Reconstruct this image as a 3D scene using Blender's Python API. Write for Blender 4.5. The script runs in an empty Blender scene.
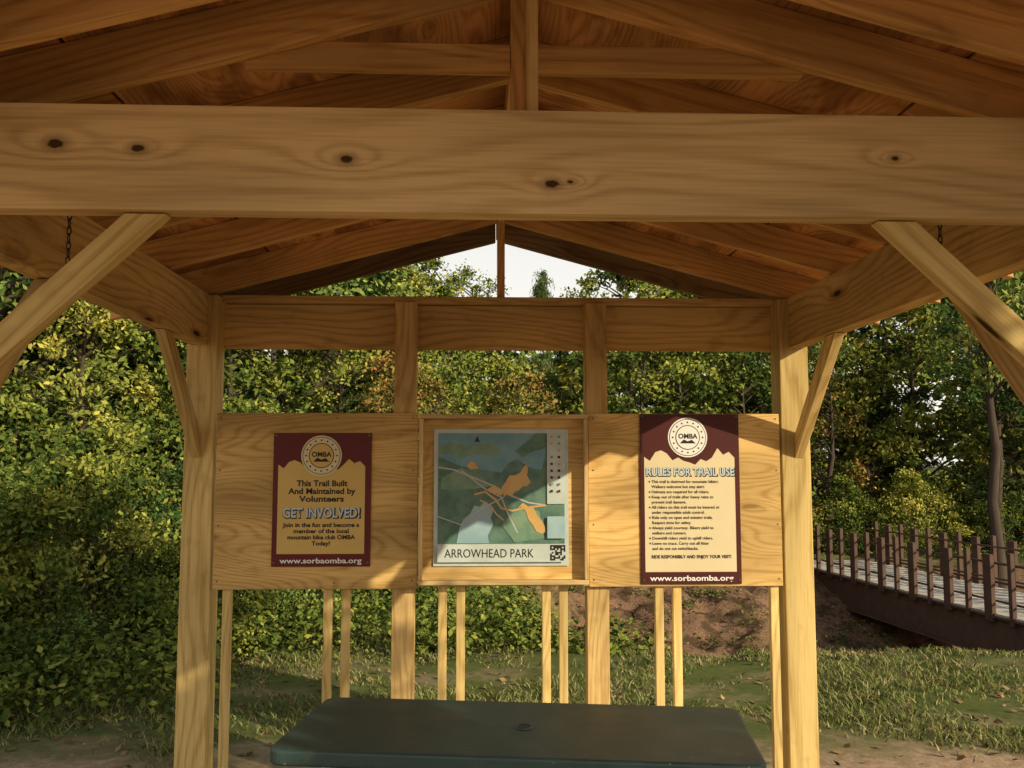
import bpy, math, random
import numpy as np
from mathutils import Vector, Matrix, noise as mnoise
S=bpy.context.scene
random.seed(5)
# ------------------------------------------------------------------ helpers
def link(o,parent=None):
    S.collection.objects.link(o)
    if parent: o.parent=parent
    return o
def empty(name):
    e=bpy.data.objects.new(name,None); e.empty_display_size=.2
    return link(e)
class NT:
    def __init__(s,name):
        s.m=bpy.data.materials.new(name); s.m.use_nodes=True
        s.t=s.m.node_tree; s.t.nodes.clear()
        s.out=s.t.nodes.new('ShaderNodeOutputMaterial')
    def n(s,typ,**kw):
        x=s.t.nodes.new(typ)
        for k,v in kw.items(): setattr(x,k,v)
        return x
    def put(s,sock,v):
        if v is None: return
        if isinstance(v,bpy.types.NodeSocket): s.t.links.new(v,sock)
        else:
            if hasattr(sock,'default_value'):
                try: sock.default_value=v
                except Exception: sock.default_value=(v[0],v[1],v[2],1) if len(v)==3 else v
    def M(s,op,a,b=None,c=None,clamp=False):
        x=s.n('ShaderNodeMath',operation=op,use_clamp=clamp)
        s.put(x.inputs[0],a); s.put(x.inputs[1],b); s.put(x.inputs[2],c)
        return x.outputs[0]
    def V(s,op,a,b=None):
        x=s.n('ShaderNodeVectorMath',operation=op)
        s.put(x.inputs[0],a); s.put(x.inputs[1],b); return x.outputs[0]
    def noise(s,vec,scale,detail=3,rough=.55,dist=0):
        x=s.n('ShaderNodeTexNoise'); s.put(x.inputs['Vector'],vec)
        x.inputs['Scale'].default_value=scale; x.inputs['Detail'].default_value=detail
        x.inputs['Roughness'].default_value=rough; x.inputs['Distortion'].default_value=dist
        return x.outputs['Fac']
    def mix(s,f,a,b,mode='MIX'):
        x=s.n('ShaderNodeMix',data_type='RGBA',blend_type=mode)
        s.put(x.inputs[0],f); s.put(x.inputs[6],(*a,1) if isinstance(a,tuple) and len(a)==3 else a)
        s.put(x.inputs[7],(*b,1) if isinstance(b,tuple) and len(b)==3 else b)
        return x.outputs[2]
    def ss(s,v,lo,hi):
        x=s.n('ShaderNodeMapRange',interpolation_type='SMOOTHSTEP')
        s.put(x.inputs[0],v); x.inputs[1].default_value=lo; x.inputs[2].default_value=hi
        return x.outputs[0]
    def obj(s): return s.n('ShaderNodeTexCoord').outputs['Object']
    def pos(s): return s.n('ShaderNodeNewGeometry').outputs['Position']
    def diffuse(s,col):
        b=s.n('ShaderNodeBsdfDiffuse'); s.put(b.inputs['Color'],col); s.t.links.new(b.outputs[0],s.out.inputs[0])
    def bsdf(s,col,rough=.7,bump=None,bs=.3,bd=.01,spec=.3,metal=0):
        b=s.n('ShaderNodeBsdfPrincipled')
        s.put(b.inputs['Base Color'],(*col,1) if isinstance(col,tuple) and len(col)==3 else col)
        s.put(b.inputs['Roughness'],rough); b.inputs['Specular IOR Level'].default_value=spec
        b.inputs['Metallic'].default_value=metal
        if bump is not None:
            bn=s.n('ShaderNodeBump'); bn.inputs['Strength'].default_value=bs; bn.inputs['Distance'].default_value=bd
            s.put(bn.inputs['Height'],bump); s.t.links.new(bn.outputs[0],b.inputs['Normal'])
        s.t.links.new(b.outputs[0],s.out.inputs[0]); return b

def wood(name,light,dark,freq=28,knots=None,knotamt=1.0,tone=.25,warp=1.6,stain=None,gate_=.45,vs=(1.7,6.5,6.5),grime=.28):
    t=NT(name); o=t.obj()
    rnd=t.n('ShaderNodeObjectInfo').outputs['Random']
    off=t.M('MULTIPLY',rnd,37.0)
    cx=t.n('ShaderNodeCombineXYZ'); 
    for i in range(3): t.put(cx.inputs[i],off)
    p=t.V('ADD',o,cx.outputs[0])
    sep=t.n('ShaderNodeSeparateXYZ'); t.put(sep.inputs[0],o)
    X,Y,Z=sep.outputs
    low=t.noise(t.V('MULTIPLY',p,(.8,4,4)),1.0,1)
    yz=t.M('ADD',Y,Z)
    field=t.M('ADD',t.M('MULTIPLY',yz,freq),t.M('MULTIPLY',low,warp*6))
    if knots is None:
        vo=t.n('ShaderNodeTexVoronoi'); t.put(vo.inputs['Vector'],t.V('MULTIPLY',p,vs))
        vo.inputs['Scale'].default_value=1.0
        sc=t.n('ShaderNodeSeparateColor'); t.put(sc.inputs[0],vo.outputs['Color'])
        gate=t.M('GREATER_THAN',sc.outputs[0],gate_)
        d=t.M('ADD',vo.outputs['Distance'],t.M('MULTIPLY',t.M('SUBTRACT',1.0,gate),5.0))
        bumpk=t.M('EXPONENT',t.M('MULTIPLY',t.M('MULTIPLY',d,d),-22.0))
        kn=t.M('SUBTRACT',1.0,t.ss(d,.05,.11))
        halo=t.M('SUBTRACT',1.0,t.ss(d,.07,.24))
    else:
        bumpk=None; kn=None; halo=None
        wob=t.M('MULTIPLY',t.noise(p,60,2),.7)
        for (kx,kz,r) in knots:
            dx=t.M('MULTIPLY',t.M('SUBTRACT',X,kx),1/r*.6); dz=t.M('MULTIPLY',t.M('SUBTRACT',Z,kz),1/r)
            d=t.M('SQRT',t.M('ADD',t.M('MULTIPLY',dx,dx),t.M('MULTIPLY',dz,dz)))
            g=t.M('EXPONENT',t.M('ADD',t.M('MULTIPLY',t.M('MULTIPLY',dx,dx),-.06),t.M('MULTIPLY',t.M('MULTIPLY',dz,dz),-.16)))
            d=t.M('ADD',d,wob)
            k=t.M('SUBTRACT',1.0,t.ss(d,.85,1.2)); h=t.M('SUBTRACT',1.0,t.ss(d,1.0,2.4))
            bumpk=g if bumpk is None else t.M('ADD',bumpk,g)
            kn=k if kn is None else t.M('MAXIMUM',kn,k)
            halo=h if halo is None else t.M('MAXIMUM',halo,h)
    field=t.M('ADD',field,t.M('MULTIPLY',bumpk,1.8))
    ring=t.M('ADD',t.M('MULTIPLY',t.M('SINE',t.M('MULTIPLY',field,6.283)),.5),.5)
    ring=t.M('POWER',ring,2.4)
    fib=t.noise(t.V('MULTIPLY',p,(5,130,130)),1.0,1)
    f=t.M('ADD',t.M('MULTIPLY',ring,.60),t.M('MULTIPLY',t.M('SUBTRACT',fib,.45),1.4),clamp=True)
    c=t.mix(f,light,dark)
    big=t.ss(t.noise(t.V('MULTIPLY',p,(1.3,5,5)),1.0,0),.3,.7)
    br=t.M('ADD',t.M('MULTIPLY',big,tone),1-tone*.6)
    br=t.M('MULTIPLY',br,t.M('ADD',.86,t.M('MULTIPLY',rnd,.28)))
    vm=t.n('ShaderNodeVectorMath',operation='SCALE'); t.put(vm.inputs[0],c); t.put(vm.inputs['Scale'],br)
    c=vm.outputs[0]
    gm=t.ss(t.noise(t.V('MULTIPLY',p,(.6,1,1)),9,2,.75),.54,.74)
    c=t.mix(t.M('MULTIPLY',gm,grime),c,tuple(x*.5 for x in dark))
    c=t.mix(t.M('MULTIPLY',halo,.6*knotamt),c,tuple(x*.55 for x in dark))
    c=t.mix(t.M('MULTIPLY',kn,.92*knotamt),c,(.04,.018,.01))
    if stain:
        st=t.ss(t.noise(t.V('MULTIPLY',p,(1.2,3.5,3.5)),1.6,3,.65),.47,.64)
        c=t.mix(t.M('MULTIPLY',st,.65),c,stain)
    t.diffuse(c)
    return t.m

m_post=wood('pine_post_wood',(.70,.52,.21),(.47,.31,.105),freq=22,gate_=.6)
m_beam=wood('pine_beam_wood',(.63,.44,.185),(.40,.245,.085),freq=24)
m_hero=wood('front_beam_wood',(.64,.465,.23),(.45,.30,.13),freq=17,warp=1.1,tone=.22,grime=.12,
   knots=[(-1.135,.03,.016),(-.94,.02,.013),(-.44,0,.013),(.06,-.055,.014),(.105,-.05,.006),(.915,.02,.008)])
m_raft=wood('rafter_wood',(.66,.395,.15),(.42,.22,.072),freq=24,tone=.4)
m_dark=wood('shade_toned_wood',(.32,.22,.14),(.16,.10,.06),freq=24)  # darkened wood: the backlit fascia's shade is put into its colour
m_deckply=wood('roof_plywood_wood',(.62,.32,.115),(.39,.17,.055),freq=6,warp=5.0,knotamt=1.0,tone=.6,stain=(.17,.068,.025),gate_=.3,vs=(2.6,5,5))
m_ply=wood('plywood_panel_wood',(.68,.455,.175),(.45,.26,.078),freq=5,warp=4.5,knotamt=.45,tone=.4)

def simple(name,col,rough=.6,var=.12,scale=20,spec=.3,metal=0,bs=.1):
    t=NT(name); n=t.noise(t.obj(),scale,3)
    c=t.mix(n,tuple(x*(1-var*2) for x in col),tuple(min(1,x*(1+var*2)) for x in col))
    t.bsdf(c,rough,spec=spec,metal=metal); return t.m

def plate(name,origin,ax,up,pts,thick,mat,parent,bevel=.0025):
    ax=Vector(ax).normalized(); up=Vector(up); nrm=up.cross(ax).normalized(); up=ax.cross(nrm).normalized()
    origin=Vector(origin)
    l=[((Vector(p)-origin).dot(ax),(Vector(p)-origin).dot(up)) for p in pts]
    area=sum(l[i][0]*l[(i+1)%len(l)][1]-l[(i+1)%len(l)][0]*l[i][1] for i in range(len(l)))
    if area<0: l=l[::-1]
    n=len(l); h=thick/2
    v=[(a,-h,b) for a,b in l]+[(a,h,b) for a,b in l]
    f=[tuple(range(n)),tuple(range(2*n-1,n-1,-1))]+[(i,i+n,(i+1)%n+n,(i+1)%n) for i in range(n)]
    me=bpy.data.meshes.new(name); me.from_pydata(v,[],f); me.materials.append(mat); me.update()
    import bmesh
    bm=bmesh.new(); bm.from_mesh(me); bmesh.ops.recalc_face_normals(bm,faces=bm.faces); bm.to_mesh(me); bm.free()
    o=bpy.data.objects.new(name,me)
    R=Matrix((ax,nrm,up)).transposed()
    o.matrix_world=Matrix.Translation(origin)@R.to_4x4()
    link(o,parent)
    if bevel:
        b=o.modifiers.new('b','BEVEL'); b.width=bevel; b.segments=2; b.limit_method='ANGLE'
    return o
def box(name,lo,hi,mat,parent,axis=0,bevel=.0025):
    lo=Vector(lo);hi=Vector(hi);c=(lo+hi)/2;d=(hi-lo)
    ax=[Vector((1,0,0)),Vector((0,1,0)),Vector((0,0,1))][axis]
    if axis==2: up=Vector((1,0,0))
    else: up=Vector((0,0,1))
    nrm=up.cross(ax)
    L=d[axis]/2; U=abs(up.dot(d))/2; T=abs(nrm.dot(d))
    pts=[c+ax*a*L+up*b*U for a,b in((-1,-1),(1,-1),(1,1),(-1,1))]
    return plate(name,c,ax,up,pts,T,mat,parent,bevel)
def poly(name,pts,y,mat,parent):
    me=bpy.data.meshes.new(name); me.from_pydata([(x,y,z) for x,z in pts],[],[tuple(range(len(pts)))])
    me.materials.append(mat); me.update()
    o=bpy.data.objects.new(name,me); return link(o,parent)
def disc(name,cx,cz,r,y,mat,parent,n=40):
    return poly(name,[(cx+r*math.cos(i*2*math.pi/n),cz+r*math.sin(i*2*math.pi/n)) for i in range(n)],y,mat,parent)
def text(name,body,x,z,y,size,mat,parent,align='CENTER',width=None,bold=0,sp=1.0):
    cu=bpy.data.curves.new(name,'FONT'); cu.body=body; cu.size=size; cu.align_x=align; cu.align_y='CENTER'
    cu.offset=bold; cu.space_line=sp; cu.materials.append(mat); cu.resolution_u=3
    o=bpy.data.objects.new(name,cu); link(o,parent)
    o.location=(x,y,z); o.rotation_euler=(math.pi/2,0,0)
    if width:
        bpy.context.view_layer.update(); w=o.dimensions.x
        if w>0: o.scale=(width/w,1,1)
    return o

# ------------------------------------------------------------------ pavilion
pav=empty('park_pavilion')
PX=1.50; ZB,ZT=2.245,2.505
YF,YB=2.28,4.60; Y0=.45
SL=.268; ZR=2.91; VD=.145
def rb(x): return ZR-SL*abs(x)
for sx in(-1,1):
    for y in(YF,YB):
        box('post',(sx*PX-.074,y-.072,-.3),(sx*PX+.074,y+.072,ZT-.004),m_post,pav,axis=2,bevel=.005)
    box('side_beam',(min(sx*1.475,sx*1.555),YF+.074,ZB),(max(sx*1.475,sx*1.555),YB-.074,ZT),m_beam,pav,axis=1)
    box('outlooker_beam',(min(sx*1.475,sx*1.555),Y0+.1,ZB+.02),(max(sx*1.475,sx*1.555),YF-.142,ZT-.01),m_beam,pav,axis=1)
fb=box('front_beam',(-1.9,2.142,ZB+.013),(1.9,2.206,ZT+.013),m_hero,pav)
box('back_beam',(-1.426,4.655,ZB),(1.426,4.695,ZT-.03),m_beam,pav)
box('back_top_plate',(-1.426,4.60,ZT-.027),(1.426,4.70,ZT+.008),m_beam,pav)
for x in(-.485,.485):
    box('intermediate_post',(x-.055,4.545,-.3),(x+.055,4.65,ZT-.030),m_beam,pav,axis=2)
def rafter(y,th,mat,xe=1.98,deep=VD,dz=0):
    for sx in(-1,1):
        x0=sx*.021; x1=sx*xe
        pts=[(x0,y,rb(x0)+dz),(x1,y,rb(x1)+dz),(x1,y,rb(x1)+dz+deep),(x0,y,rb(x0)+dz+deep)]
        c=Vector((sx*xe/2,y,rb(xe/2)+dz+deep/2))
        plate('rafter',c,(1,0,-SL*sx),(SL*sx,0,1),pts,th,mat,pav)
for y in(.9,1.45,2.0,2.30,2.86,3.42,3.98,4.60):
    rafter(y,.04,m_raft)
rafter(5.02,.04,m_dark)
rafter(Y0+.04,.04,m_beam)
box('ridge_board',(-.019,Y0+.07,ZR+.0),(.019,4.99,ZR+VD-.004),m_raft,pav,axis=1)
box('king_post',(-.034,2.325,ZT-.1),(.004,2.362,ZR+.06),m_raft,pav,axis=2)
box('king_post',(.002,2.212,ZT-.1),(.032,2.276,ZR+.08),m_beam,pav,axis=2)
box('collar_tie',(-.74,2.322,2.70),(-.036,2.36,2.772),m_raft,pav)
box('collar_tie',(.006,2.322,2.70),(.76,2.36,2.772),m_raft,pav)
box('back_king_post',(-.02,4.623,ZT+.01),(.02,4.66,ZR+.05),m_raft,pav,axis=2)
m_sh=simple('asphalt_shingles',(.06,.055,.05),.9,.3,60)
for sx in(-1,1):
    ys=[Y0,1.74,2.94,4.14,5.06] 
    for i in range(len(ys)-1):
        for (xa,xb) in((.004,1.19),(1.201,2.02)):
            y0,y1=ys[i]+.005,ys[i+1]-.005
            za=lambda x:rb(x)+VD+.008
            xm=sx*(xa+xb)/2; c=Vector((xm,(y0+y1)/2,za(xm)))
            ax=Vector((0,1,0)) if (i+int(xa>1))%2 else Vector((sx,0,-SL)); up=Vector((sx,0,-SL)) if (i+int(xa>1))%2 else Vector((0,1,0))
            pts=[(sx*xa,y0,za(xa)),(sx*xb,y0,za(xb)),(sx*xb,y1,za(xb)),(sx*xa,y1,za(xa))]
            plate('roof_sheathing',c,ax,up,pts,.013,m_deckply,pav,bevel=0)
    xm=sx*1.02
    za=lambda x:rb(x)+VD+.03
    pts=[(sx*.001,Y0-.03,za(0)),(sx*2.05,Y0-.03,za(2.05)),(sx*2.05,5.09,za(2.05)),(sx*.001,5.09,za(0))]
    plate('roof_shingles',Vector((xm,(Y0+5.06)/2,za(xm))),(0,1,0),(sx,0,-SL),pts,.012,m_sh,pav,bevel=0)
def brace_x(sx):
    y=2.185; w=.100; i0=.875; zt=ZB+.010; k=.95
    pts=[(sx*i0,y,zt),(sx*(i0+w),y,zt),(sx*1.424,y,zt-(1.424-i0-w)*k),(sx*1.424,y,zt-(1.424-i0)*k)]
    c=Vector((sx*1.14,y,1.92))
    plate('knee_brace',c,(sx,0,-k),(sx*k,0,1),pts,.042,m_post,pav)
for sx in(-1,1):
    brace_x(sx)
    w=.085*math.sqrt(2)
    for (yp,d) in((YB-.074,-1),(YF+.074,1)):
        L=.56 if d<0 else .66
        x=sx*1.515
        pts=[(x,yp+d*L,ZB-.003),(x,yp+d*(L-w),ZB-.003),(x,yp,ZB-.003-(L-w)),(x,yp,ZB-.003-L)]
        plate('knee_brace',(x,yp+d*L/2,ZB-L/2),(0,d,1),(0,-d,1),pts,.045,m_post if d<0 else m_beam,pav)
m_chain=simple('chain_steel',(.05,.045,.04),.5,.1,50,metal=.6)
for (x,y,n) in((-1.22,2.42,13),(1.17,2.42,12)):
    ch=empty('hanging_chain')
    for i in range(n):
        bpy.ops.mesh.primitive_torus_add(major_radius=.0055,minor_radius=.0018,major_segments=12,minor_segments=5,
            location=(x,y,2.44-.0205*i),rotation=(math.pi/2,0,math.pi/2*(i%2)))
        o=bpy.context.object; o.name='chain_link'; o.scale=(1,2.1,1); o.data.materials.append(m_chain); o.parent=ch

# ------------------------------------------------------------------ notice board
nb=empty('notice_board')
YP=4.515
box('plywood_panel',(-1.41,YP,1.04),(-.415,YP+.016,1.905),m_ply,nb)
box('plywood_panel',(.437,YP,1.045),(1.41,YP+.016,1.905),m_ply,nb)
box('case_back_panel',(-.412,YP+.002,1.05),(.434,YP+.017,1.90),m_ply,nb)
for x in(-1.345,-.853,-.765,-.29,-.20,.225,.31,.79,.88,1.372):
    box('support_leg',(x-.021,YP+.019,-.1),(x+.021,YP+.027+.03,1.86),m_post,nb,axis=2)
m_frame=wood('case_frame_wood',(.68,.50,.24),(.48,.31,.12),freq=22)
fx0,fx1,fz0,fz1=-.408,.430,1.062,1.898
box('case_frame_top',(fx0,YP-.05,fz1-.022),(fx1,YP+.001,fz1),m_frame,nb)
box('case_frame_bottom',(fx0,YP-.05,fz0),(fx1,YP+.001,fz0+.022),m_frame,nb)
box('case_frame_side',(fx0,YP-.049,fz0+.023),(fx0+.02,YP+.001,fz1-.023),m_frame,nb,axis=2)
box('case_frame_side',(fx1-.02,YP-.049,fz0+.023),(fx1,YP+.001,fz1-.023),m_frame,nb,axis=2)
m_mar=simple('maroon_print',(.115,.010,.008),.45,.1,6)
m_mar2=simple('dark_maroon_print',(.070,.012,.009),.45,.1,6)
m_tan=simple('tan_print',(.64,.44,.13),.5,.06,5)
m_cream=simple('cream_print',(.70,.60,.36),.5,.05,6)
m_black=simple('black_print',(.02,.015,.012),.5,0,5)
m_white=simple('white_print',(.78,.76,.70),.5,.02,5)
m_blue=simple('pale_blue_print',(.50,.60,.66),.5,.02,5)
m_screw=simple('screw_steel',(.12,.11,.10),.4,.1,40,metal=.8)
for (a,b) in [(-1.39,z) for z in(1.08,1.35,1.62,1.88)]+[(-.82,z) for z in(1.07,1.88)]+[(1.39,z) for z in(1.08,1.35,1.62,1.88)]+[(.845,z) for z in(1.07,)]+[(.46,z) for z in(1.08,1.35,1.62,1.88)]+[(-.44,z) for z in(1.08,1.35,1.62,1.88)]:
    disc('panel_screw',a,b,.0045,YP-.0012,m_screw,nb,8)
def jag(x0,x1,z0,ztop,seed):
    r=random.Random(seed); n=16; pts=[(x0,z0),(x1,z0)]
    prof=[.93,.90,.96,.98,.95,.90,.93,.89,.88,.87,.90,.89,.93,.99,.95,.97,.92]
    for i in range(n+1):
        f=1-i/n; pts.append((x0+(x1-x0)*f, z0+(ztop-z0)*(prof[n-i]+r.uniform(-.01,.01))))
    return pts
def emblem(cx,cz,r,y,par,c1,c2):
    disc('emblem_rim',cx,cz,r,y,c1,par); disc('emblem_ring',cx,cz,r*.93,y-.0008,m_black,par)
    disc('emblem_band',cx,cz,r*.9,y-.0016,c1,par); disc('emblem_line',cx,cz,r*.62,y-.0024,m_black,par)
    disc('emblem_center',cx,cz,r*.58,y-.0032,c2,par)
    text('emblem_text','OMBA',cx,cz+.005,y-.004,r*.34,m_black,par,bold=.001)
    poly('emblem_mountain',[(cx-r*.4,cz-r*.3),(cx+r*.4,cz-r*.3),(cx+r*.2,cz-r*.12),(cx,cz-r*.2),(cx-r*.2,cz-r*.1)],y-.004,m_black,par)
    for k in range(16):
        a=k*2*math.pi/16; 
        disc('emblem_letter',cx+r*.76*math.cos(a),cz+r*.76*math.sin(a),r*.05,y-.0024,m_black,par,5)
p1=empty('volunteer_poster'); x0,x1,z0,z1=-1.127,-.645,1.15,1.805
box('poster_board',(x0,YP-.008,z0),(x1,YP-.001,z1),m_mar,p1,bevel=.001)
y=YP-.0092; cx=(x0+x1)/2
poly('tan_field',jag(x0+.025,x1-.03,z0+.062,z1-.125,3),y,m_tan,p1)
emblem(cx-.005,z1-.112,.10,y-.001,p1,m_cream,m_tan)
for i,(s,w,zz) in enumerate((('This Trail Built',.25,1.555),('And Maintained by',.33,1.517),('Volunteers',.22,1.479))):
    text('text_line',s,cx,zz,y-.001,.040,m_black,p1,width=w,bold=.0012)
text('headline_shadow','GET INVOLVED!',cx+.003,1.407,y-.001,.066,m_black,p1,width=.385,bold=.0045)
text('headline','GET INVOLVED!',cx,1.410,y-.002,.066,m_blue,p1,width=.375,bold=.0015)
for s,w,zz in(('Join in the fun and become a',.375,1.352),('member of the local',.27,1.322),('mountain bike club OMBA',.33,1.292),('Today!',.09,1.262)):
    text('text_line',s,cx,zz,y-.001,.029,m_black,p1,width=w,bold=.0009)
text('web_address','www.sorbaomba.org',cx,1.178,y-.001,.036,m_white,p1,width=.40,bold=.0008)
for a,b in((x0+.012,z0+.02),(x1-.012,z0+.02),(x0+.012,z1-.012),(x1-.012,z1-.012)): disc('screw',a,b,.006,y-.002,m_screw,p1,10)
p2=empty('trail_rules_poster'); x0,x1,z0,z1=.697,1.200,1.057,1.903
m_tan2=simple('cream_field_print',(.66,.56,.34),.5,.05,5)
box('poster_board',(x0,YP-.008,z0),(x1,YP-.001,z1),m_mar2,p2,bevel=.001)
cx=(x0+x1)/2
poly('tan_field',jag(x0+.02,x1-.025,z0+.06,z1-.17,9),y,m_tan2,p2)
emblem(cx-.01,z1-.118,.10,y-.001,p2,m_white,m_white)
text('headline_shadow','RULES FOR TRAIL USE',cx+.002,1.608,y-.001,.055,m_black,p2,width=.455,bold=.004)
text('headline','RULES FOR TRAIL USE',cx,1.610,y-.002,.055,m_blue,p2,width=.445,bold=.001)
rules=['This trail is designed for mountain biking.','  Walkers welcome but stay alert.','Helmets are required for all riders.','Keep out of trails after heavy rains to','  prevent trail damage.','All riders on this trail must be insured or','  under responsible adult control.','Ride only on open and existing trails.','  Respect signs for safety.','Always yield courtesy. Bikers yield to','  walkers and runners.','Downhill riders yield to uphill riders.','Leave no trace. Carry out all litter','  and do not cut switchbacks.']
for i,s in enumerate(rules):
    zz=1.563-i*.0255
    text('rule_line',s.strip(),x0+.055,zz,y-.001,.0205,m_black,p2,align='LEFT',bold=.0004)
    if not s.startswith(' '): disc('bullet',x0+.045,zz,.0045,y-.001,m_black,p2,8)
text('rule_line','RIDE RESPONSIBLY AND ENJOY YOUR VISIT!',cx,1.563-.0255*14.6,y-.001,.0215,m_black,p2,width=.40,bold=.0008)
text('web_address','www.sorbaomba.org',cx,1.085,y-.001,.037,m_white,p2,width=.42,bold=.0008)
for a,b in((x0+.012,z0+.02),(x1-.012,z0+.02),(x0+.012,z1-.012),(x1-.012,z1-.012)): disc('screw',a,b,.006,y-.002,m_screw,p2,10)
mp=empty('park_map'); yb=YP-.004
def M_(name,a,b,sc=9):
    t=NT(name); n=t.ss(t.noise(t.obj(),sc,4),.35,.65); t.bsdf(t.mix(n,a,b),.4); return t.m
m_mapbg=M_('map_woodland_print',(.07,.15,.11),(.13,.22,.16),14)
m_lake=M_('map_lake_print',(.12,.27,.32),(.18,.33,.37),8)
m_pale=M_('map_pale_blue_print',(.24,.38,.41),(.34,.47,.49),6)
m_road=M_('map_road_print',(.42,.42,.38),(.5,.5,.45))
m_or=M_('map_orange_print',(.55,.34,.11),(.62,.40,.16))
m_field=M_('map_field_print',(.13,.24,.16),(.20,.30,.19),12)
m_paper=M_('map_paper',(.46,.52,.47),(.54,.60,.55))
mx0,mx1,mz0,mz1=-.335,.335,1.150,1.825
box('map_sheet',(mx0,yb-.003,mz0),(mx1,yb,mz1),m_paper,mp,bevel=0)
def mpt(pts): return [(mx0+a*(mx1-mx0),mz0+b*(mz1-mz0)) for a,b in pts]
L=[yb-.0045]
def mpoly(n,pts,mat):
    L[0]-=.0004; poly(n,mpt(pts),L[0],mat,mp)
mpoly('map_area',[(.03,.16),(.97,.16),(.97,.97),(.03,.97)],m_mapbg)
mpoly('lake',[(.03,.97),(.03,.80),(.12,.76),(.22,.72),(.36,.70),(.5,.68),(.55,.75),(.62,.78),(.70,.72),(.80,.70),(.83,.80),(.83,.97)],m_lake)
mpoly('peninsula',[(.03,.86),(.12,.90),(.25,.88),(.40,.90),(.5,.85),(.46,.80),(.3,.82),(.2,.79),(.1,.82),(.03,.81)],m_field)
mpoly('peninsula',[(.60,.84),(.68,.90),(.76,.97),(.83,.97),(.83,.86),(.72,.83),(.66,.79)],m_mapbg)
mpoly('lake_lower_glare',[(.17,.165),(.19,.27),(.22,.34),(.27,.38),(.30,.44),(.34,.43),(.38,.47),(.42,.44),(.44,.40),(.42,.35),(.44,.3),(.40,.22),(.41,.165)],m_pale)  # lower lake shape, paled to paint in the display case reflection
mpoly('field',[(.06,.64),(.2,.72),(.35,.66),(.42,.58),(.3,.56),(.15,.55),(.05,.56)],m_field)
mpoly('field',[(.5,.3),(.62,.42),(.78,.4),(.82,.2),(.6,.17)],m_field)
def strip(n,path,w,mat):
    a=[];b=[]
    for i,p in enumerate(path):
        q=path[min(i+1,len(path)-1)];r=path[max(i-1,0)]
        d=Vector((q[0]-r[0],q[1]-r[1])).normalized(); nn=Vector((-d.y,d.x))*w/2
        a.append((p[0]+nn.x,p[1]+nn.y)); b.append((p[0]-nn.x,p[1]-nn.y))
    mpoly(n,a+b[::-1],mat)
strip('road',[(.03,.72),(.15,.70),(.3,.64),(.45,.58),(.55,.52),(.7,.46),(.83,.44)],.012,m_road)
strip('road',[(.2,.70),(.38,.56),(.5,.50),(.55,.38),(.62,.24)],.01,m_road)
strip('road',[(.03,.36),(.2,.30),(.36,.42),(.52,.5)],.008,m_road)
mpoly('trail_area',[(.50,.57),(.53,.61),(.56,.66),(.60,.66),(.64,.68),(.66,.72),(.69,.74),(.70,.70),(.69,.66),(.72,.61),(.69,.58),(.66,.58),(.63,.55),(.60,.54),(.58,.51),(.54,.52),(.52,.50)],m_or)
mpoly('trail_area',[(.62,.42),(.65,.43),(.68,.40),(.70,.34),(.73,.30),(.76,.25),(.80,.23),(.83,.25),(.82,.29),(.80,.33),(.77,.36),(.74,.42),(.70,.43),(.66,.46)],m_or)
mpoly('trail_area',[(.40,.56),(.43,.58),(.46,.58),(.49,.56),(.52,.55),(.50,.51),(.46,.53),(.42,.53)],m_or)
mpoly('trail_area',[(.24,.73),(.28,.77),(.31,.75),(.33,.71),(.27,.70)],m_or)
strip('trail',[(.30,.52),(.38,.54),(.46,.48),(.50,.42),(.58,.40),(.66,.42),(.83,.44)],.014,m_or)
strip('trail',[(.34,.48),(.42,.44),(.46,.38),(.52,.33)],.01,m_or)
mpoly('legend',[(.84,.45),(.975,.45),(.975,.97),(.84,.97)],m_paper)
rr=random.Random(4)
mk=[m_or,m_black,m_mar,m_lake,m_field]
for k in range(9):
    for c in(.865,.92):
        if rr.random()<.85: mpoly('legend_mark',[(c,.935-k*.05),(c+.018,.935-k*.05),(c+.018,.953-k*.05),(c,.953-k*.05)],rr.choice(mk))
mpoly('title_strip',[(.03,.03),(.97,.03),(.97,.155),(.03,.155)],m_paper)
text('map_title','ARROWHEAD PARK',mx0+.44*(mx1-mx0)-.02,mz0+.09*(mz1-mz0),L[0]-.001,.060,m_black,mp,width=.44)
mpoly('park_logo',[(.84,.2),(.97,.2),(.97,.36),(.84,.36)],m_pale)
yy=L[0]-.0005
for i in range(9):
    for j in range(9):
        corner=(i<3 and j<3)or(i<3 and j>5)or(i>5 and j>5)
        if corner and not((i%6==1) and (j%6==1)) or (not corner and rr.random()<.5):
            a=mx0+(.86+.0125*i)*(mx1-mx0); b=mz0+(.04+.0125*j)*(mz1-mz0); s=.0125*.67
            poly('qr_cell',[(a,b),(a+s,b),(a+s,b+s),(a,b+s)],yy,m_black,mp)
mpoly('compass',[(.30,.90),(.32,.95),(.34,.90),(.32,.91)],m_black)

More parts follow.
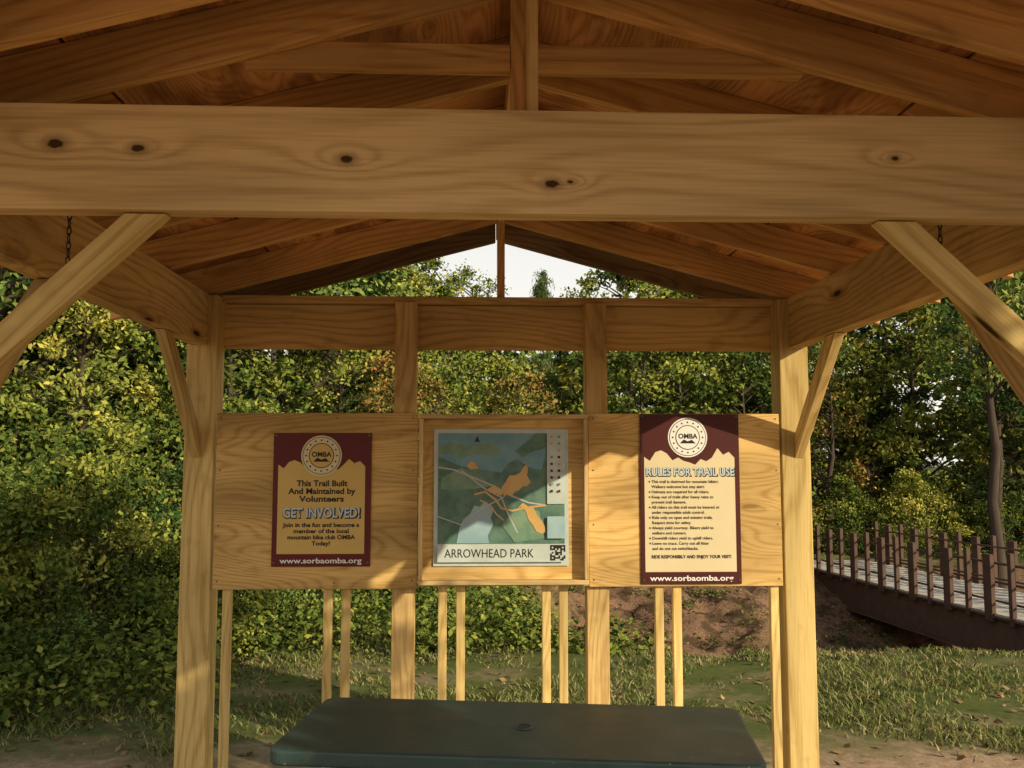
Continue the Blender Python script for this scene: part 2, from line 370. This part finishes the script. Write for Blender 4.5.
# ------------------------------------------------------------------ picnic table
pt=empty('picnic_table')
t=NT('green_plastic'); n=t.noise(t.obj(),6,5,.6); n2=t.noise(t.obj(),260,2)
c=t.mix(n,(.022,.050,.044),(.040,.078,.068)); 
d=t.ss(t.noise(t.obj(),9,6,.7),.54,.75); c=t.mix(t.M('MULTIPLY',d,.35),c,(.15,.14,.10))
sp_=t.n('ShaderNodeTexVoronoi'); t.put(sp_.inputs['Vector'],t.obj()); sp_.inputs['Scale'].default_value=22
c=t.mix(t.M('MULTIPLY',t.M('LESS_THAN',sp_.outputs['Distance'],.08),.6),c,(.25,.22,.14))
t.bsdf(c,t.M('ADD',.34,t.M('MULTIPLY',n,.3)),bump=n2,bs=.25,bd=.001,spec=.5); m_gr=t.m
m_steel=simple('galvanised_tube',(.10,.11,.10),.5,.1,30,metal=.7)
def rslab(name,cx,cy,z,lx,ly,th,mat,par,r=.06,hole=False):
    pts=[]
    for (sx,sy,a0) in((1,1,0),(-1,1,90),(-1,-1,180),(1,-1,270)):
        for k in range(7):
            a=math.radians(a0+k*15); pts.append((cx+sx*(lx/2-r)+r*math.cos(a),cy+sy*(ly/2-r)+r*math.sin(a)))
    n=len(pts); v=[(x,y_,z) for x,y_ in pts]+[(x,y_,z-th) for x,y_ in pts]
    f=[tuple(range(n)),tuple(range(2*n-1,n-1,-1))]+[(i,i+n,(i+1)%n+n,(i+1)%n) for i in range(n)]
    me=bpy.data.meshes.new(name); me.from_pydata(v,[],f); me.materials.append(mat); me.update()
    o=bpy.data.objects.new(name,me); link(o,par)
    b=o.modifiers.new('b','BEVEL'); b.width=.010; b.segments=3; b.limit_method='ANGLE'; b.angle_limit=math.radians(50)
    return o
rslab('table_top',0,0,.75,1.56,.66,.052,m_gr,pt,r=.05)
rslab('bench_seat',0,.56,.45,1.54,.25,.045,m_gr,pt,r=.04)
rslab('bench_seat',0,-.56,.45,1.54,.25,.045,m_gr,pt,r=.04)
def tube(name,pts,r,mat,par):
    cu=bpy.data.curves.new(name,'CURVE'); cu.dimensions='3D'; cu.bevel_depth=r; cu.bevel_resolution=4
    s=cu.splines.new('POLY'); s.points.add(len(pts)-1)
    for q,p in zip(s.points,pts): q.co=(*p,1)
    cu.materials.append(mat); o=bpy.data.objects.new(name,cu); return link(o,par)
for x in(-.55,.55):
    tube('frame_leg',[(x,-.72,.02),(x,-.25,.68),(x,.25,.68),(x,.72,.02)],.02,m_steel,pt)
    tube('frame_crossbar',[(x,-.66,.385),(x,.66,.385)],.018,m_steel,pt)
tube('frame_stretcher',[(-.55,0,.66),(.55,0,.66)],.016,m_steel,pt)
bpy.ops.mesh.primitive_torus_add(major_radius=.026,minor_radius=.005,location=(.015,-.01,.751)); o=bpy.context.object
o.name='umbrella_hole_rim'; o.data.materials.append(m_gr); o.parent=pt
bpy.ops.mesh.primitive_cylinder_add(radius=.022,depth=.003,location=(.015,-.01,.7525)); o=bpy.context.object
o.name='umbrella_hole'; o.data.materials.append(m_black); o.parent=pt
pt.location=(.03,3.19,0); pt.rotation_euler=(0,0,math.radians(-8))

# ------------------------------------------------------------------ terrain
def sst(a,b,x):
    t_=max(0,min(1,(x-a)/(b-a))); return t_*t_*(3-2*t_)
def tz(x,y):
    side=sst(-.5,2.0,x-(y-8)*.05)
    z=0.0
    drop=sst(7.6,12.5,y)*(-2.1)
    nb_=sst(5.2,6.8,x)
    rise=sst(13.0,18.5,y)*1.4*(1-nb_)+sst(16.5,22.0,y)*1.25*nb_
    z+=side*(drop+rise)
    z+=(1-side)*(-.25*sst(8,12,y))
    z+=sst(24,70,y)*1.2
    z+=sst(-4,-9,x)*.4*sst(4,10,y)
    a=sst(5.0,9,y)
    z+=a*.09*mnoise.noise(Vector((x*.7,y*.7,0)))+a*.05*mnoise.noise(Vector((x*2.3,y*2.3,3)))
    z+=sst(11,14,y)*(.20*mnoise.noise(Vector((x*1.3,y*1.3,7)))+.16*mnoise.noise(Vector((x*3.3,y*3.3,9))))*(1-.6*nb_)
    z+=.012*mnoise.noise(Vector((x*3,y*3,1)))
    return z
xs=np.concatenate([np.linspace(-300,-14,14),np.linspace(-13.6,16,200),np.linspace(17,300,14)])
ys=np.concatenate([np.linspace(-200,0,14),np.linspace(.5,26,200),np.linspace(28,60,12),np.linspace(70,500,10)])
V=[];bank=[]
for yv in ys:
    for xv in xs:
        V.append((xv,yv,tz(xv,yv)))
        bank.append(sst(-.2,1.5,xv-(yv-8)*.05)*sst(7.9,9.5,yv)*(1-sst(20.5,24,yv)))
nx=len(xs); F=[(j*nx+i,j*nx+i+1,(j+1)*nx+i+1,(j+1)*nx+i) for j in range(len(ys)-1) for i in range(nx-1)]
me=bpy.data.meshes.new('ground'); me.from_pydata(V,[],F)
at=me.attributes.new('bank','FLOAT','POINT'); at.data.foreach_set('value',bank)
me.polygons.foreach_set('use_smooth',[True]*len(F))
t=NT('ground_soil'); p=t.pos(); bk=t.n('ShaderNodeAttribute',attribute_name='bank').outputs['Fac']
n1=t.noise(p,1.3,4,.65); n2=t.noise(p,14,3,.7); n3=t.noise(p,70,1,.6)
dirt=t.mix(t.ss(n2,.35,.65),(.30,.20,.125),(.42,.30,.19))
dirt=t.mix(t.M('MULTIPLY',t.ss(n3,.5,.7),.4),dirt,(.12,.08,.05))
grs=t.mix(n2,(.055,.075,.022),(.12,.13,.042))
lit=t.mix(t.ss(n3,.4,.6),(.11,.065,.04),(.28,.17,.10))
lit=t.mix(t.ss(t.noise(p,3,4,.7),.44,.6),lit,(.08,.05,.03))
sp=t.n('ShaderNodeSeparateXYZ'); t.put(sp.inputs[0],p)
gy=t.ss(t.M('ADD',sp.outputs[1],t.M('MULTIPLY',n1,2.0)),5.9,6.7)
c=t.mix(gy,dirt,t.mix(t.ss(n1,.46,.66),grs,t.mix(.6,dirt,grs)))
c=t.mix(bk,c,lit)
t.diffuse(c)
me.materials.append(t.m); link(bpy.data.objects.new('ground',me))

# ------------------------------------------------------------------ foliage
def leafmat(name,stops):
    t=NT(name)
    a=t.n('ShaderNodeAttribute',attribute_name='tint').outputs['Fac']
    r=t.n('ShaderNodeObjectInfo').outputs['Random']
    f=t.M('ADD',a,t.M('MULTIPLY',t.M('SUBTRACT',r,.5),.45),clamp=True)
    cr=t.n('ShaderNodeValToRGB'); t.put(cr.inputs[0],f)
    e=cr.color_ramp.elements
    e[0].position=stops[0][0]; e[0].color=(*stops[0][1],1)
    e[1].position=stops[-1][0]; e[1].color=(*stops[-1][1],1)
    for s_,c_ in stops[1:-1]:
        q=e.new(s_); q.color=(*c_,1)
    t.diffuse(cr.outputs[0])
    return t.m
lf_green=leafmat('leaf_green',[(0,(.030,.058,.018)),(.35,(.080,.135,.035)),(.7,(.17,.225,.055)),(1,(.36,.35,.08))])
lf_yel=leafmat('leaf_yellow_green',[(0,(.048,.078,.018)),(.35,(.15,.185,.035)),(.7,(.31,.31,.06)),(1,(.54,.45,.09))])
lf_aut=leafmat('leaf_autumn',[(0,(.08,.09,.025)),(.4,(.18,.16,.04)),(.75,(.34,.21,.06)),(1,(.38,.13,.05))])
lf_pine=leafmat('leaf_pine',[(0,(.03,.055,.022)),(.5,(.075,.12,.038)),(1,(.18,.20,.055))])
lf_grass=leafmat('grass_blades',[(0,(.05,.078,.02)),(.4,(.12,.15,.04)),(.75,(.23,.225,.08)),(1,(.38,.32,.16))])
t=NT('tree_bark'); p=t.obj(); n=t.noise(t.V('MULTIPLY',p,(12,12,2)),1.5,3,.7)
t.diffuse(t.mix(n,(.035,.025,.018),(.11,.085,.068))); m_bark=t.m

def mesh_quads(name,V,F,mi,tint,mats):
    me=bpy.data.meshes.new(name)
    me.vertices.add(len(V)); me.vertices.foreach_set('co',np.asarray(V,dtype=np.float32).ravel())
    nf=len(F); me.loops.add(nf*4); me.loops.foreach_set('vertex_index',np.asarray(F,dtype=np.int32).ravel())
    me.polygons.add(nf); me.polygons.foreach_set('loop_start',np.arange(nf,dtype=np.int32)*4)
    me.polygons.foreach_set('material_index',np.asarray(mi,dtype=np.int32))
    me.update(calc_edges=True)
    a=me.attributes.new('tint','FLOAT','FACE'); a.data.foreach_set('value',np.asarray(tint,dtype=np.float32))
    for m in mats: me.materials.append(m)
    return me
def leafquads(P,L,W,rng,updir=.12,axis=None):
    n=len(P)
    nrm=rng.normal(size=(n,3)); nrm[:,2]=np.abs(nrm[:,2])+updir; nrm/=np.linalg.norm(nrm,axis=1)[:,None]
    a=rng.normal(size=(n,3)) if axis is None else axis
    a-= (a*nrm).sum(1)[:,None]*nrm; a/=np.linalg.norm(a,axis=1)[:,None]+1e-9
    b=np.cross(nrm,a); s=(.6+.8*rng.random(n))[:,None]
    A=a*L*s*.5; B=b*W*s*.5
    V=np.stack([P-A,P-A*.1+B,P+A,P-A*.1-B],1).reshape(-1,3)
    F=np.arange(n*4).reshape(-1,4)
    return V,F
def tubegeo(path,rad,k=7):
    path=np.array(path,float); V=[];F=[]
    for i,pp in enumerate(path):
        d=path[min(i+1,len(path)-1)]-path[max(i-1,0)]; d/=np.linalg.norm(d)+1e-9
        u=np.cross(d,[.31,.95,.02]); u/=np.linalg.norm(u)+1e-9; w=np.cross(d,u)
        for j in range(k):
            a=2*math.pi*j/k; V.append(pp+rad[i]*(math.cos(a)*u+math.sin(a)*w))
    for i in range(len(path)-1):
        for j in range(k): F.append((i*k+j,i*k+(j+1)%k,(i+1)*k+(j+1)%k,(i+1)*k+j))
    return np.array(V),np.array(F)
def tree(name,seed,H,R,base,ncl,nl,leaf,mat,kind='broad',clr=.55):
    rng=np.random.default_rng(seed); Vs=[];Fs=[];MI=[];TI=[];off=0
    def add(V,F,m,ti):
        nonlocal off
        Vs.append(V);Fs.append(F+off);off+=len(V);MI.append(np.full(len(F),m));TI.append(ti)
    if kind!='shrub':
        zz=np.linspace(-.3,H*.93,9); wob=np.cumsum(rng.normal(size=(9,2))*.07*H/8,axis=0)
        path=np.column_stack([wob[:,0],wob[:,1],zz]); path[0,:2]=path[1,:2]
        r0=.016*H+.03; rad=r0*(1-np.linspace(0,.9,9)); rad[0]*=1.3
        V,F=tubegeo(path,rad,8); add(V,F,0,np.zeros(len(F)))
        trunk=lambda z:np.array([np.interp(z,zz,path[:,0]),np.interp(z,zz,path[:,1]),z])
    ph=rng.random(3)*6.28
    for c in range(ncl):
        t_=rng.random()**(.85 if kind=='broad' else 1.2); ang=rng.random()*6.283
        if kind=='pine':
            prof=(1-t_)**.8*.95+.08; rr_=R*prof*(.35+.65*rng.random()**.5)
        elif kind=='shrub':
            prof=math.sqrt(max(0,1-t_**2.2)); rr_=R*prof*rng.random()**.5
        else:
            prof=math.sin(math.pi*min(1,.12+.86*t_))**.6; rr_=R*prof*(.3+.7*rng.random()**.6)
        rr_*=1+.28*math.sin(2*ang+ph[0]+t_*4)+.15*math.sin(5*ang+ph[1])
        zc=base+(H-base)*t_
        cen=np.array([rr_*math.cos(ang),rr_*math.sin(ang),zc])
        if kind!='shrub':
            b0=trunk(max(base*.7,zc-rr_*(.5 if kind=='broad' else .05)-.1)); cen[:2]+=trunk(zc)[:2]
            mid=(b0+cen)/2+np.array([0,0,.06*rr_]); rb_=.008*H*.5*(1-.5*t_)+.008
            V,F=tubegeo([b0,mid,cen],[rb_,rb_*.6,rb_*.2],5); add(V,F,0,np.zeros(len(F)))
        elif c%2==0:
            b0=np.array([cen[0]*.15,cen[1]*.15,-.1]); V,F=tubegeo([b0,(b0+cen)/2+[0,0,.1],cen],[.014,.009,.004],4); add(V,F,0,np.zeros(len(F)))
        cr_=clr*(.45+1.0*rng.random()); m_=int(nl*(.6+.8*rng.random()))
        P=rng.normal(size=(m_,3)); P/=np.linalg.norm(P,axis=1)[:,None]; P*= (rng.random(m_)**.6)[:,None]*cr_*(.6+.9*rng.random(m_))[:,None]
        P[:,2]*=.62 if kind!='pine' else .3
        P[:,2]-= .22*(P[:,0]**2+P[:,1]**2)/max(cr_,.1)
        P+=cen
        ct=.05+.62*rng.random()
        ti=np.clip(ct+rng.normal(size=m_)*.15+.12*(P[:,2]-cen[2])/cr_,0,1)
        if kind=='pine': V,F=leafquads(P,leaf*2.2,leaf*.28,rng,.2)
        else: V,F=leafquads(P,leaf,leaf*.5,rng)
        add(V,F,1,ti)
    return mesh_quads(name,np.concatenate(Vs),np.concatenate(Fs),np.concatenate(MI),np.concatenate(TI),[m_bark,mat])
kinds={
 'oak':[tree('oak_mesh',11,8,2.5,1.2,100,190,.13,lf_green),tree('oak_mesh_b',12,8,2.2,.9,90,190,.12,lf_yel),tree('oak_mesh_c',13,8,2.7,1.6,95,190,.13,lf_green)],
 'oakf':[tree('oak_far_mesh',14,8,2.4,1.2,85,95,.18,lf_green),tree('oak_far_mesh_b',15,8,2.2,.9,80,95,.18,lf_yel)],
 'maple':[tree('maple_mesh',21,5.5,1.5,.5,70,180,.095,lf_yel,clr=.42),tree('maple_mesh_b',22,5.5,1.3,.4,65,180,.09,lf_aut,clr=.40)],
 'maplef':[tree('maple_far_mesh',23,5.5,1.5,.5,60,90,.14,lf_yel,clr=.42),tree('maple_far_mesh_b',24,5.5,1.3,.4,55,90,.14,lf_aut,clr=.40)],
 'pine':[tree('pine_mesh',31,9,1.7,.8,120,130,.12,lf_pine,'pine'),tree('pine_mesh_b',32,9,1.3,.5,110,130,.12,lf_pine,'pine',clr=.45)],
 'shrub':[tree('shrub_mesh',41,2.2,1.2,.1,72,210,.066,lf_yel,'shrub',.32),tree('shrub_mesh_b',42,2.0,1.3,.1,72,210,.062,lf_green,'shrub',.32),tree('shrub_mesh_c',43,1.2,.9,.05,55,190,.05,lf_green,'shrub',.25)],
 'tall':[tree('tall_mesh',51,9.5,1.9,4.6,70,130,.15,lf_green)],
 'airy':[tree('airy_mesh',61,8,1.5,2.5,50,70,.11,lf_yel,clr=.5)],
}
nm={'oak':'oak_tree','maple':'maple_sapling','pine':'pine_tree','shrub':'shrub','tall':'tall_trunk_tree','airy':'sparse_tree','oakf':'oak_tree','maplef':'maple_sapling'}
R=random.Random(77)
def put(kind,x,y,sc=1,idx=None,sz=None):
    if y>18 and kind in('oak','maple'): kind+='f'; idx=None if idx is None else idx%2
    k=R.randrange(len(kinds[kind])) if idx is None else idx
    o=bpy.data.objects.new(nm[kind],kinds[kind][k]); link(o)
    o.location=(x,y,tz(x,y)-.05); o.rotation_euler=(0,0,R.random()*6.28); o.scale=(sc,sc,(sz or sc))
    return o
def elim(az):
    if .01<az<.15: return .15
    if -.09<az<=.01: return .18
    return .42
for x,y,s,k in((-3.4,7.6,.8,0),(-4.5,7.4,.9,0),(-5.6,8.3,1.0,1),(-3.8,9.0,.95,0),(-2.9,9.6,.9,1),(-5.0,9.8,1.05,0),(-6.8,8.8,1.1,0),
    (-2.5,8.2,.5,0),(-3.1,7.0,.5,2),(-4.1,6.6,.55,2),(-2.0,9.4,.8,2),(-1.2,10.2,.9,2),(-3.0,10.8,1.2,0),(-1.6,11.4,1.0,1),(-.3,11.6,.9,2),(-6.0,7.2,.75,0)):
    put('shrub',x,y,s,k)
for x,y,s in((-6.9,12,.95),(-4.6,13.4,.95),(-9.0,11.5,1.1),(-3.0,14.2,.85),(-10.5,13.5,1.2),(-6,15.5,1.15),(-1.4,16.5,.70),(-8.6,16,1.3)):
    put('oak',x,y,s,R.choice((0,2)) if x<-5 else None)
for x,y,s in((-5.1,11.3,.8),(-3.6,12.3,.85),(-2.0,13,.75),(-.6,13.4,.6),(-1.1,14.3,.72),(.5,15,.55)):
    put('maple',x,y,s,0)
put('maple',-1.15,12.6,.62,1); put('pine',-2.4,17,.8); put('pine',-5.2,16,1.0); put('maple',-6.2,10.2,.55,1)
for x,y,k,s in((.9,20.6,'maple',.75),(2.3,21.5,'maple',.7),(3.6,20.8,'oak',.72),(5.0,22,'oak',.8),(6.3,22,'maple',1.0),(.2,22,'oak',.55),
   (4.2,24.5,'oak',1.0),(7.0,26,'oak',1.0),(9.2,27,'oak',.95),(11.5,27,'maple',1.1),(13.4,27,'oak',1.0),(15.2,25.5,'maple',1.3),(16.2,28,'oak',1.15),(10.4,31,'oak',1.3),(18.5,29,'oak',1.3),
   (14.8,25.0,'pine',.7),(9.6,26,'maple',.95),(13.0,32,'pine',1.2)):
    put(k,x,y,s,1 if k=='oak' and R.random()<.6 else None)
put('pine',1.55,23,.42,1,.80); put('pine',2.3,26,.4,1,.72); put('airy',-.9,21,.85); put('airy',-.2,24,.9); put('airy',2.9,24,.9)
put('tall',11.75,20.4,.85,None,1.0); put('tall',7.5,23.5,.7,None,.9); put('tall',13.9,24,.8); put('airy',9.8,25,.75)
for x,y,s in((8.4,25,.9),(10.2,25,1.0),(12.0,24.8,1.1),(14,24.6,.9),(16,24.6,1.2),(5.2,20.6,.8),(3.4,20.4,.7),(1.2,20,.9),(6.2,22.8,.7)):
    put('shrub',x,y,s,R.choice((0,0,1)))
put('oak',5.0,-1.8,.70,0)   # unseen tree added to shade the table and left boards
for i in range(30):
    y=R.uniform(19,36); az=R.uniform(-.72,.72); x=az*y
    if az>.0 and y<27: continue
    if az<.0 and y<17: continue
    kd=R.choice(('oak','oak','oak','pine','maple'))
    h0={'oak':8,'pine':9,'maple':5.5}[kd]; sc=R.uniform(.9,1.5)
    mxh=min(elim(az-.05),elim(az),elim(az+.05))*y+1.65-tz(x,y)
    sc=min(sc,mxh/h0*R.uniform(.8,1.0))
    put(kd,x,y,sc)
rng=np.random.default_rng(9); Vs=[];Fs=[];TI=[];off=0
for c in range(800):
    az=rng.uniform(-1.0,1.0); y_=rng.uniform(38,52); x_=az*y_
    top=elim(az)*.9*y_+1.2; 
    if -.05<az<.16: top=.13*y_+1.2
    z_=rng.random()**.8*top
    m_=90; cr_=rng.uniform(.9,1.9)
    P=rng.normal(size=(m_,3)); P/=np.linalg.norm(P,axis=1)[:,None]; P*=(rng.random(m_)**.45)[:,None]*cr_; P[:,2]*=.6
    P+=[x_,y_,z_]; V_,F_=leafquads(P,.48,.34,rng); Vs.append(V_);Fs.append(F_+off);off+=len(V_)
    TI.append(np.clip(.15+.5*rng.random()+rng.normal(size=m_)*.15,0,1))
Fs=np.concatenate(Fs)
link(bpy.data.objects.new('distant_forest',mesh_quads('distant_forest',np.concatenate(Vs),Fs,np.zeros(len(Fs)),np.concatenate(TI),[lf_green])))
# grass
rng=np.random.default_rng(3); P=[];Hh=[]
while len(P)<95000:
    x=rng.uniform(-8,9.5); y=4.9+rng.random()**1.2*7.0
    if x>1.5 and y>9.6: continue
    g=mnoise.noise(Vector((x*.9,y*.9,5)))+.6*mnoise.noise(Vector((x*3,y*3,2)))
    lim=-.22 if y>6.1 else .25-(y-5)*.35
    if g<lim+rng.normal()*.12: continue
    h=.018+.036*rng.random()
    if g>.2: h*=1.5
    if x<.8 and y>8: h*=1+3.0*sst(8,9.4,y)*sst(.8,-.3,x)*(rng.random()**2)*1.3
    P.append((x,y,tz(x,y)-.01)); Hh.append(h)
P=np.array(P);Hh=np.array(Hh); n=len(P)
ang=rng.random(n)*6.283; w=.003+.0035*rng.random(n)+.005*(Hh>.16); d=np.column_stack([np.cos(ang),np.sin(ang),np.zeros(n)])*w[:,None]
lean=rng.normal(size=(n,3))*.7; lean[:,2]=1; tip=P+lean*Hh[:,None]; mid=P+lean*np.array([.35,.35,.6])*Hh[:,None]
V=np.stack([P-d,P+d,mid+d*.8,mid-d*.8,tip+d*.1,tip-d*.1],1).reshape(-1,3); b=np.arange(n)*6
F=np.concatenate([np.stack([b,b+1,b+2,b+3],1),np.stack([b+3,b+2,b+4,b+5],1)])
ti=np.clip(.5+.27*rng.normal(size=n),0,1); ti=np.concatenate([ti,ti])
link(bpy.data.objects.new('grass',mesh_quads('grass',V,F,np.zeros(len(F)),ti,[lf_grass])))
# leafy weeds
rng=np.random.default_rng(8); Vs=[];Fs=[];TI=[];off=0
for c in range(575):
    x=rng.uniform(-6,1.6); y=rng.uniform(7.8,12)
    if x<-2.0: y=rng.uniform(5.9,9)
    if c>535: x=rng.uniform(1,8); y=rng.uniform(14.5,20)
    hh=rng.uniform(.15,.6)*(1 if x<.6 else .6); m_=90
    P=rng.normal(size=(m_,3))*[.13,.13,.0]; P[:,2]=rng.random(m_)*hh; P+=[x,y,tz(x,y)]
    V_,F_=leafquads(P,.06,.035,rng,.6); Vs.append(V_);Fs.append(F_+off);off+=len(V_); TI.append(np.clip(.05+.5*rng.random()+rng.normal(size=m_)*.15,0,1))
Fs=np.concatenate(Fs)
link(bpy.data.objects.new('weeds',mesh_quads('weeds',np.concatenate(Vs),Fs,np.zeros(len(Fs)),np.concatenate(TI),[lf_yel])))
t=NT('dry_leaves'); a=t.n('ShaderNodeAttribute',attribute_name='tint').outputs['Fac']
t.diffuse(t.mix(a,(.08,.045,.025),(.36,.22,.11)))
rng=np.random.default_rng(12); n=12000; P=np.zeros((n,3)); P[:,0]=rng.uniform(-4,10,n); P[:,1]=rng.uniform(5,20,n)
P=np.array([(x,y,tz(x,y)+.012) for x,y,_ in P if (x>0 and y>12) or (y<9 and rng.random()<.5)])
V,F=leafquads(P,.05,.035,rng,1.6); link(bpy.data.objects.new('leaf_litter',mesh_quads('leaf_litter',V,F,np.zeros(len(F)),rng.random(len(F)),[t.m])))

# ------------------------------------------------------------------ footbridge
br=empty('footbridge')
t=NT('weathering_steel'); n=t.noise(t.obj(),5,3,.7)
t.diffuse(t.mix(n,(.070,.044,.034),(.155,.10,.075))); m_rust=t.m
m_plank=wood('bridge_plank_wood',(.46,.43,.38),(.32,.29,.26),freq=24)
A=Vector((8.75,7.5,0)); B=Vector((7.65,22.2,0)); D=(B-A).normalized(); Nn=Vector((D.y,-D.x,0)); ZD=-.74; Lb=(B-A).length; Wb=1.9
def bbox(name,s0,s1,w0,w1,z0_,z1_,mat,bev=.004):
    c=A+D*(s0+s1)/2+Nn*(w0+w1)/2+Vector((0,0,(z0_+z1_)/2)); up=Vector((0,0,1))
    pts=[c+D*a*(s1-s0)/2+up*b_*(z1_-z0_)/2 for a,b_ in((-1,-1),(1,-1),(1,1),(-1,1))]
    return plate(name,c,D,up,pts,abs(w1-w0),mat,br,bev)
for w in(0,Wb):
    bbox('girder_web',0,Lb,w-.012,w+.012,ZD-.68,ZD-.06,m_rust)
    bbox('girder_top_flange',0,Lb,w-.09,w+.09,ZD-.058,ZD-.03,m_rust); bbox('girder_bottom_flange',0,Lb,w-.09,w+.09,ZD-.71,ZD-.682,m_rust)
    s=.3; k=0
    while s<Lb:
        s1=w+(-.06 if w==0 else .06)
        hw=.045 if k%2 else .10
        bbox('railing_post',s-hw,s+hw,s1-.035,s1+.035,ZD-.12,ZD+(1.0 if k%2 else .94),m_rust)
        s+=.56;k+=1
    ins=.03 if w==0 else -.03
    for zz in(.18,.48,.78): bbox('railing_bar',0,Lb,w+ins-.012,w+ins+.012,ZD+zz,ZD+zz+.035,m_rust)
i=0; s=0
while s<Lb:
    bbox('deck_plank',s,s+.185,-.06+.0,Wb+.06,ZD-.028,ZD+.012+.004*(i%2),m_plank,.003); s+=.195; i+=1
bbox('abutment',Lb-.3,Lb+.5,-.3,Wb+.3,ZD-2.0,ZD-.715,m_dark)
# ------------------------------------------------------------------ light, sky, camera
el=math.radians(22); al=math.radians(-50)
w=bpy.data.worlds.new('World'); S.world=w; w.use_nodes=True; nt=w.node_tree
sky=nt.nodes.new('ShaderNodeTexSky'); sky.sky_type='NISHITA'; sky.sun_disc=False
sky.sun_elevation=el; sky.sun_rotation=math.pi+al; sky.dust_density=4; sky.air_density=1
bg=nt.nodes['Background']; bg.inputs[1].default_value=.145
tc=nt.nodes.new('ShaderNodeTexCoord'); sx_=nt.nodes.new('ShaderNodeSeparateXYZ'); nt.links.new(tc.outputs['Generated'],sx_.inputs[0])
mr=nt.nodes.new('ShaderNodeMapRange'); mr.inputs[1].default_value=.0; mr.inputs[2].default_value=.9; mr.inputs[3].default_value=.85; mr.inputs[4].default_value=.1
nt.links.new(sx_.outputs[2],mr.inputs[0])
mx=nt.nodes.new('ShaderNodeMix'); mx.data_type='RGBA'; nt.links.new(mr.outputs[0],mx.inputs[0]); nt.links.new(sky.outputs[0],mx.inputs[6]); mx.inputs[7].default_value=(8.7,8.2,7.3,1)
nt.links.new(mx.outputs[2],bg.inputs[0])
sl=bpy.data.lights.new('sun','SUN'); sl.energy=5.0; sl.angle=math.radians(.5); sl.color=(1,.87,.62)
so=link(bpy.data.objects.new('sun',sl))
dr=Vector((math.sin(al)*math.cos(el),math.cos(al)*math.cos(el),-math.sin(el)))
so.rotation_euler=dr.to_track_quat('-Z','Y').to_euler(); so.location=(5,-8,8)
cam=bpy.data.cameras.new('camera'); co=link(bpy.data.objects.new('camera',cam)); S.camera=co
cam.sensor_width=36; cam.lens=36*900/1024; cam.clip_end=2000
co.location=(-.12,0,1.65)
co.rotation_euler=(math.radians(90+5.1),0,math.radians(-2.2))
S.view_settings.view_transform='Standard'; S.view_settings.look='None'; S.view_settings.exposure=0
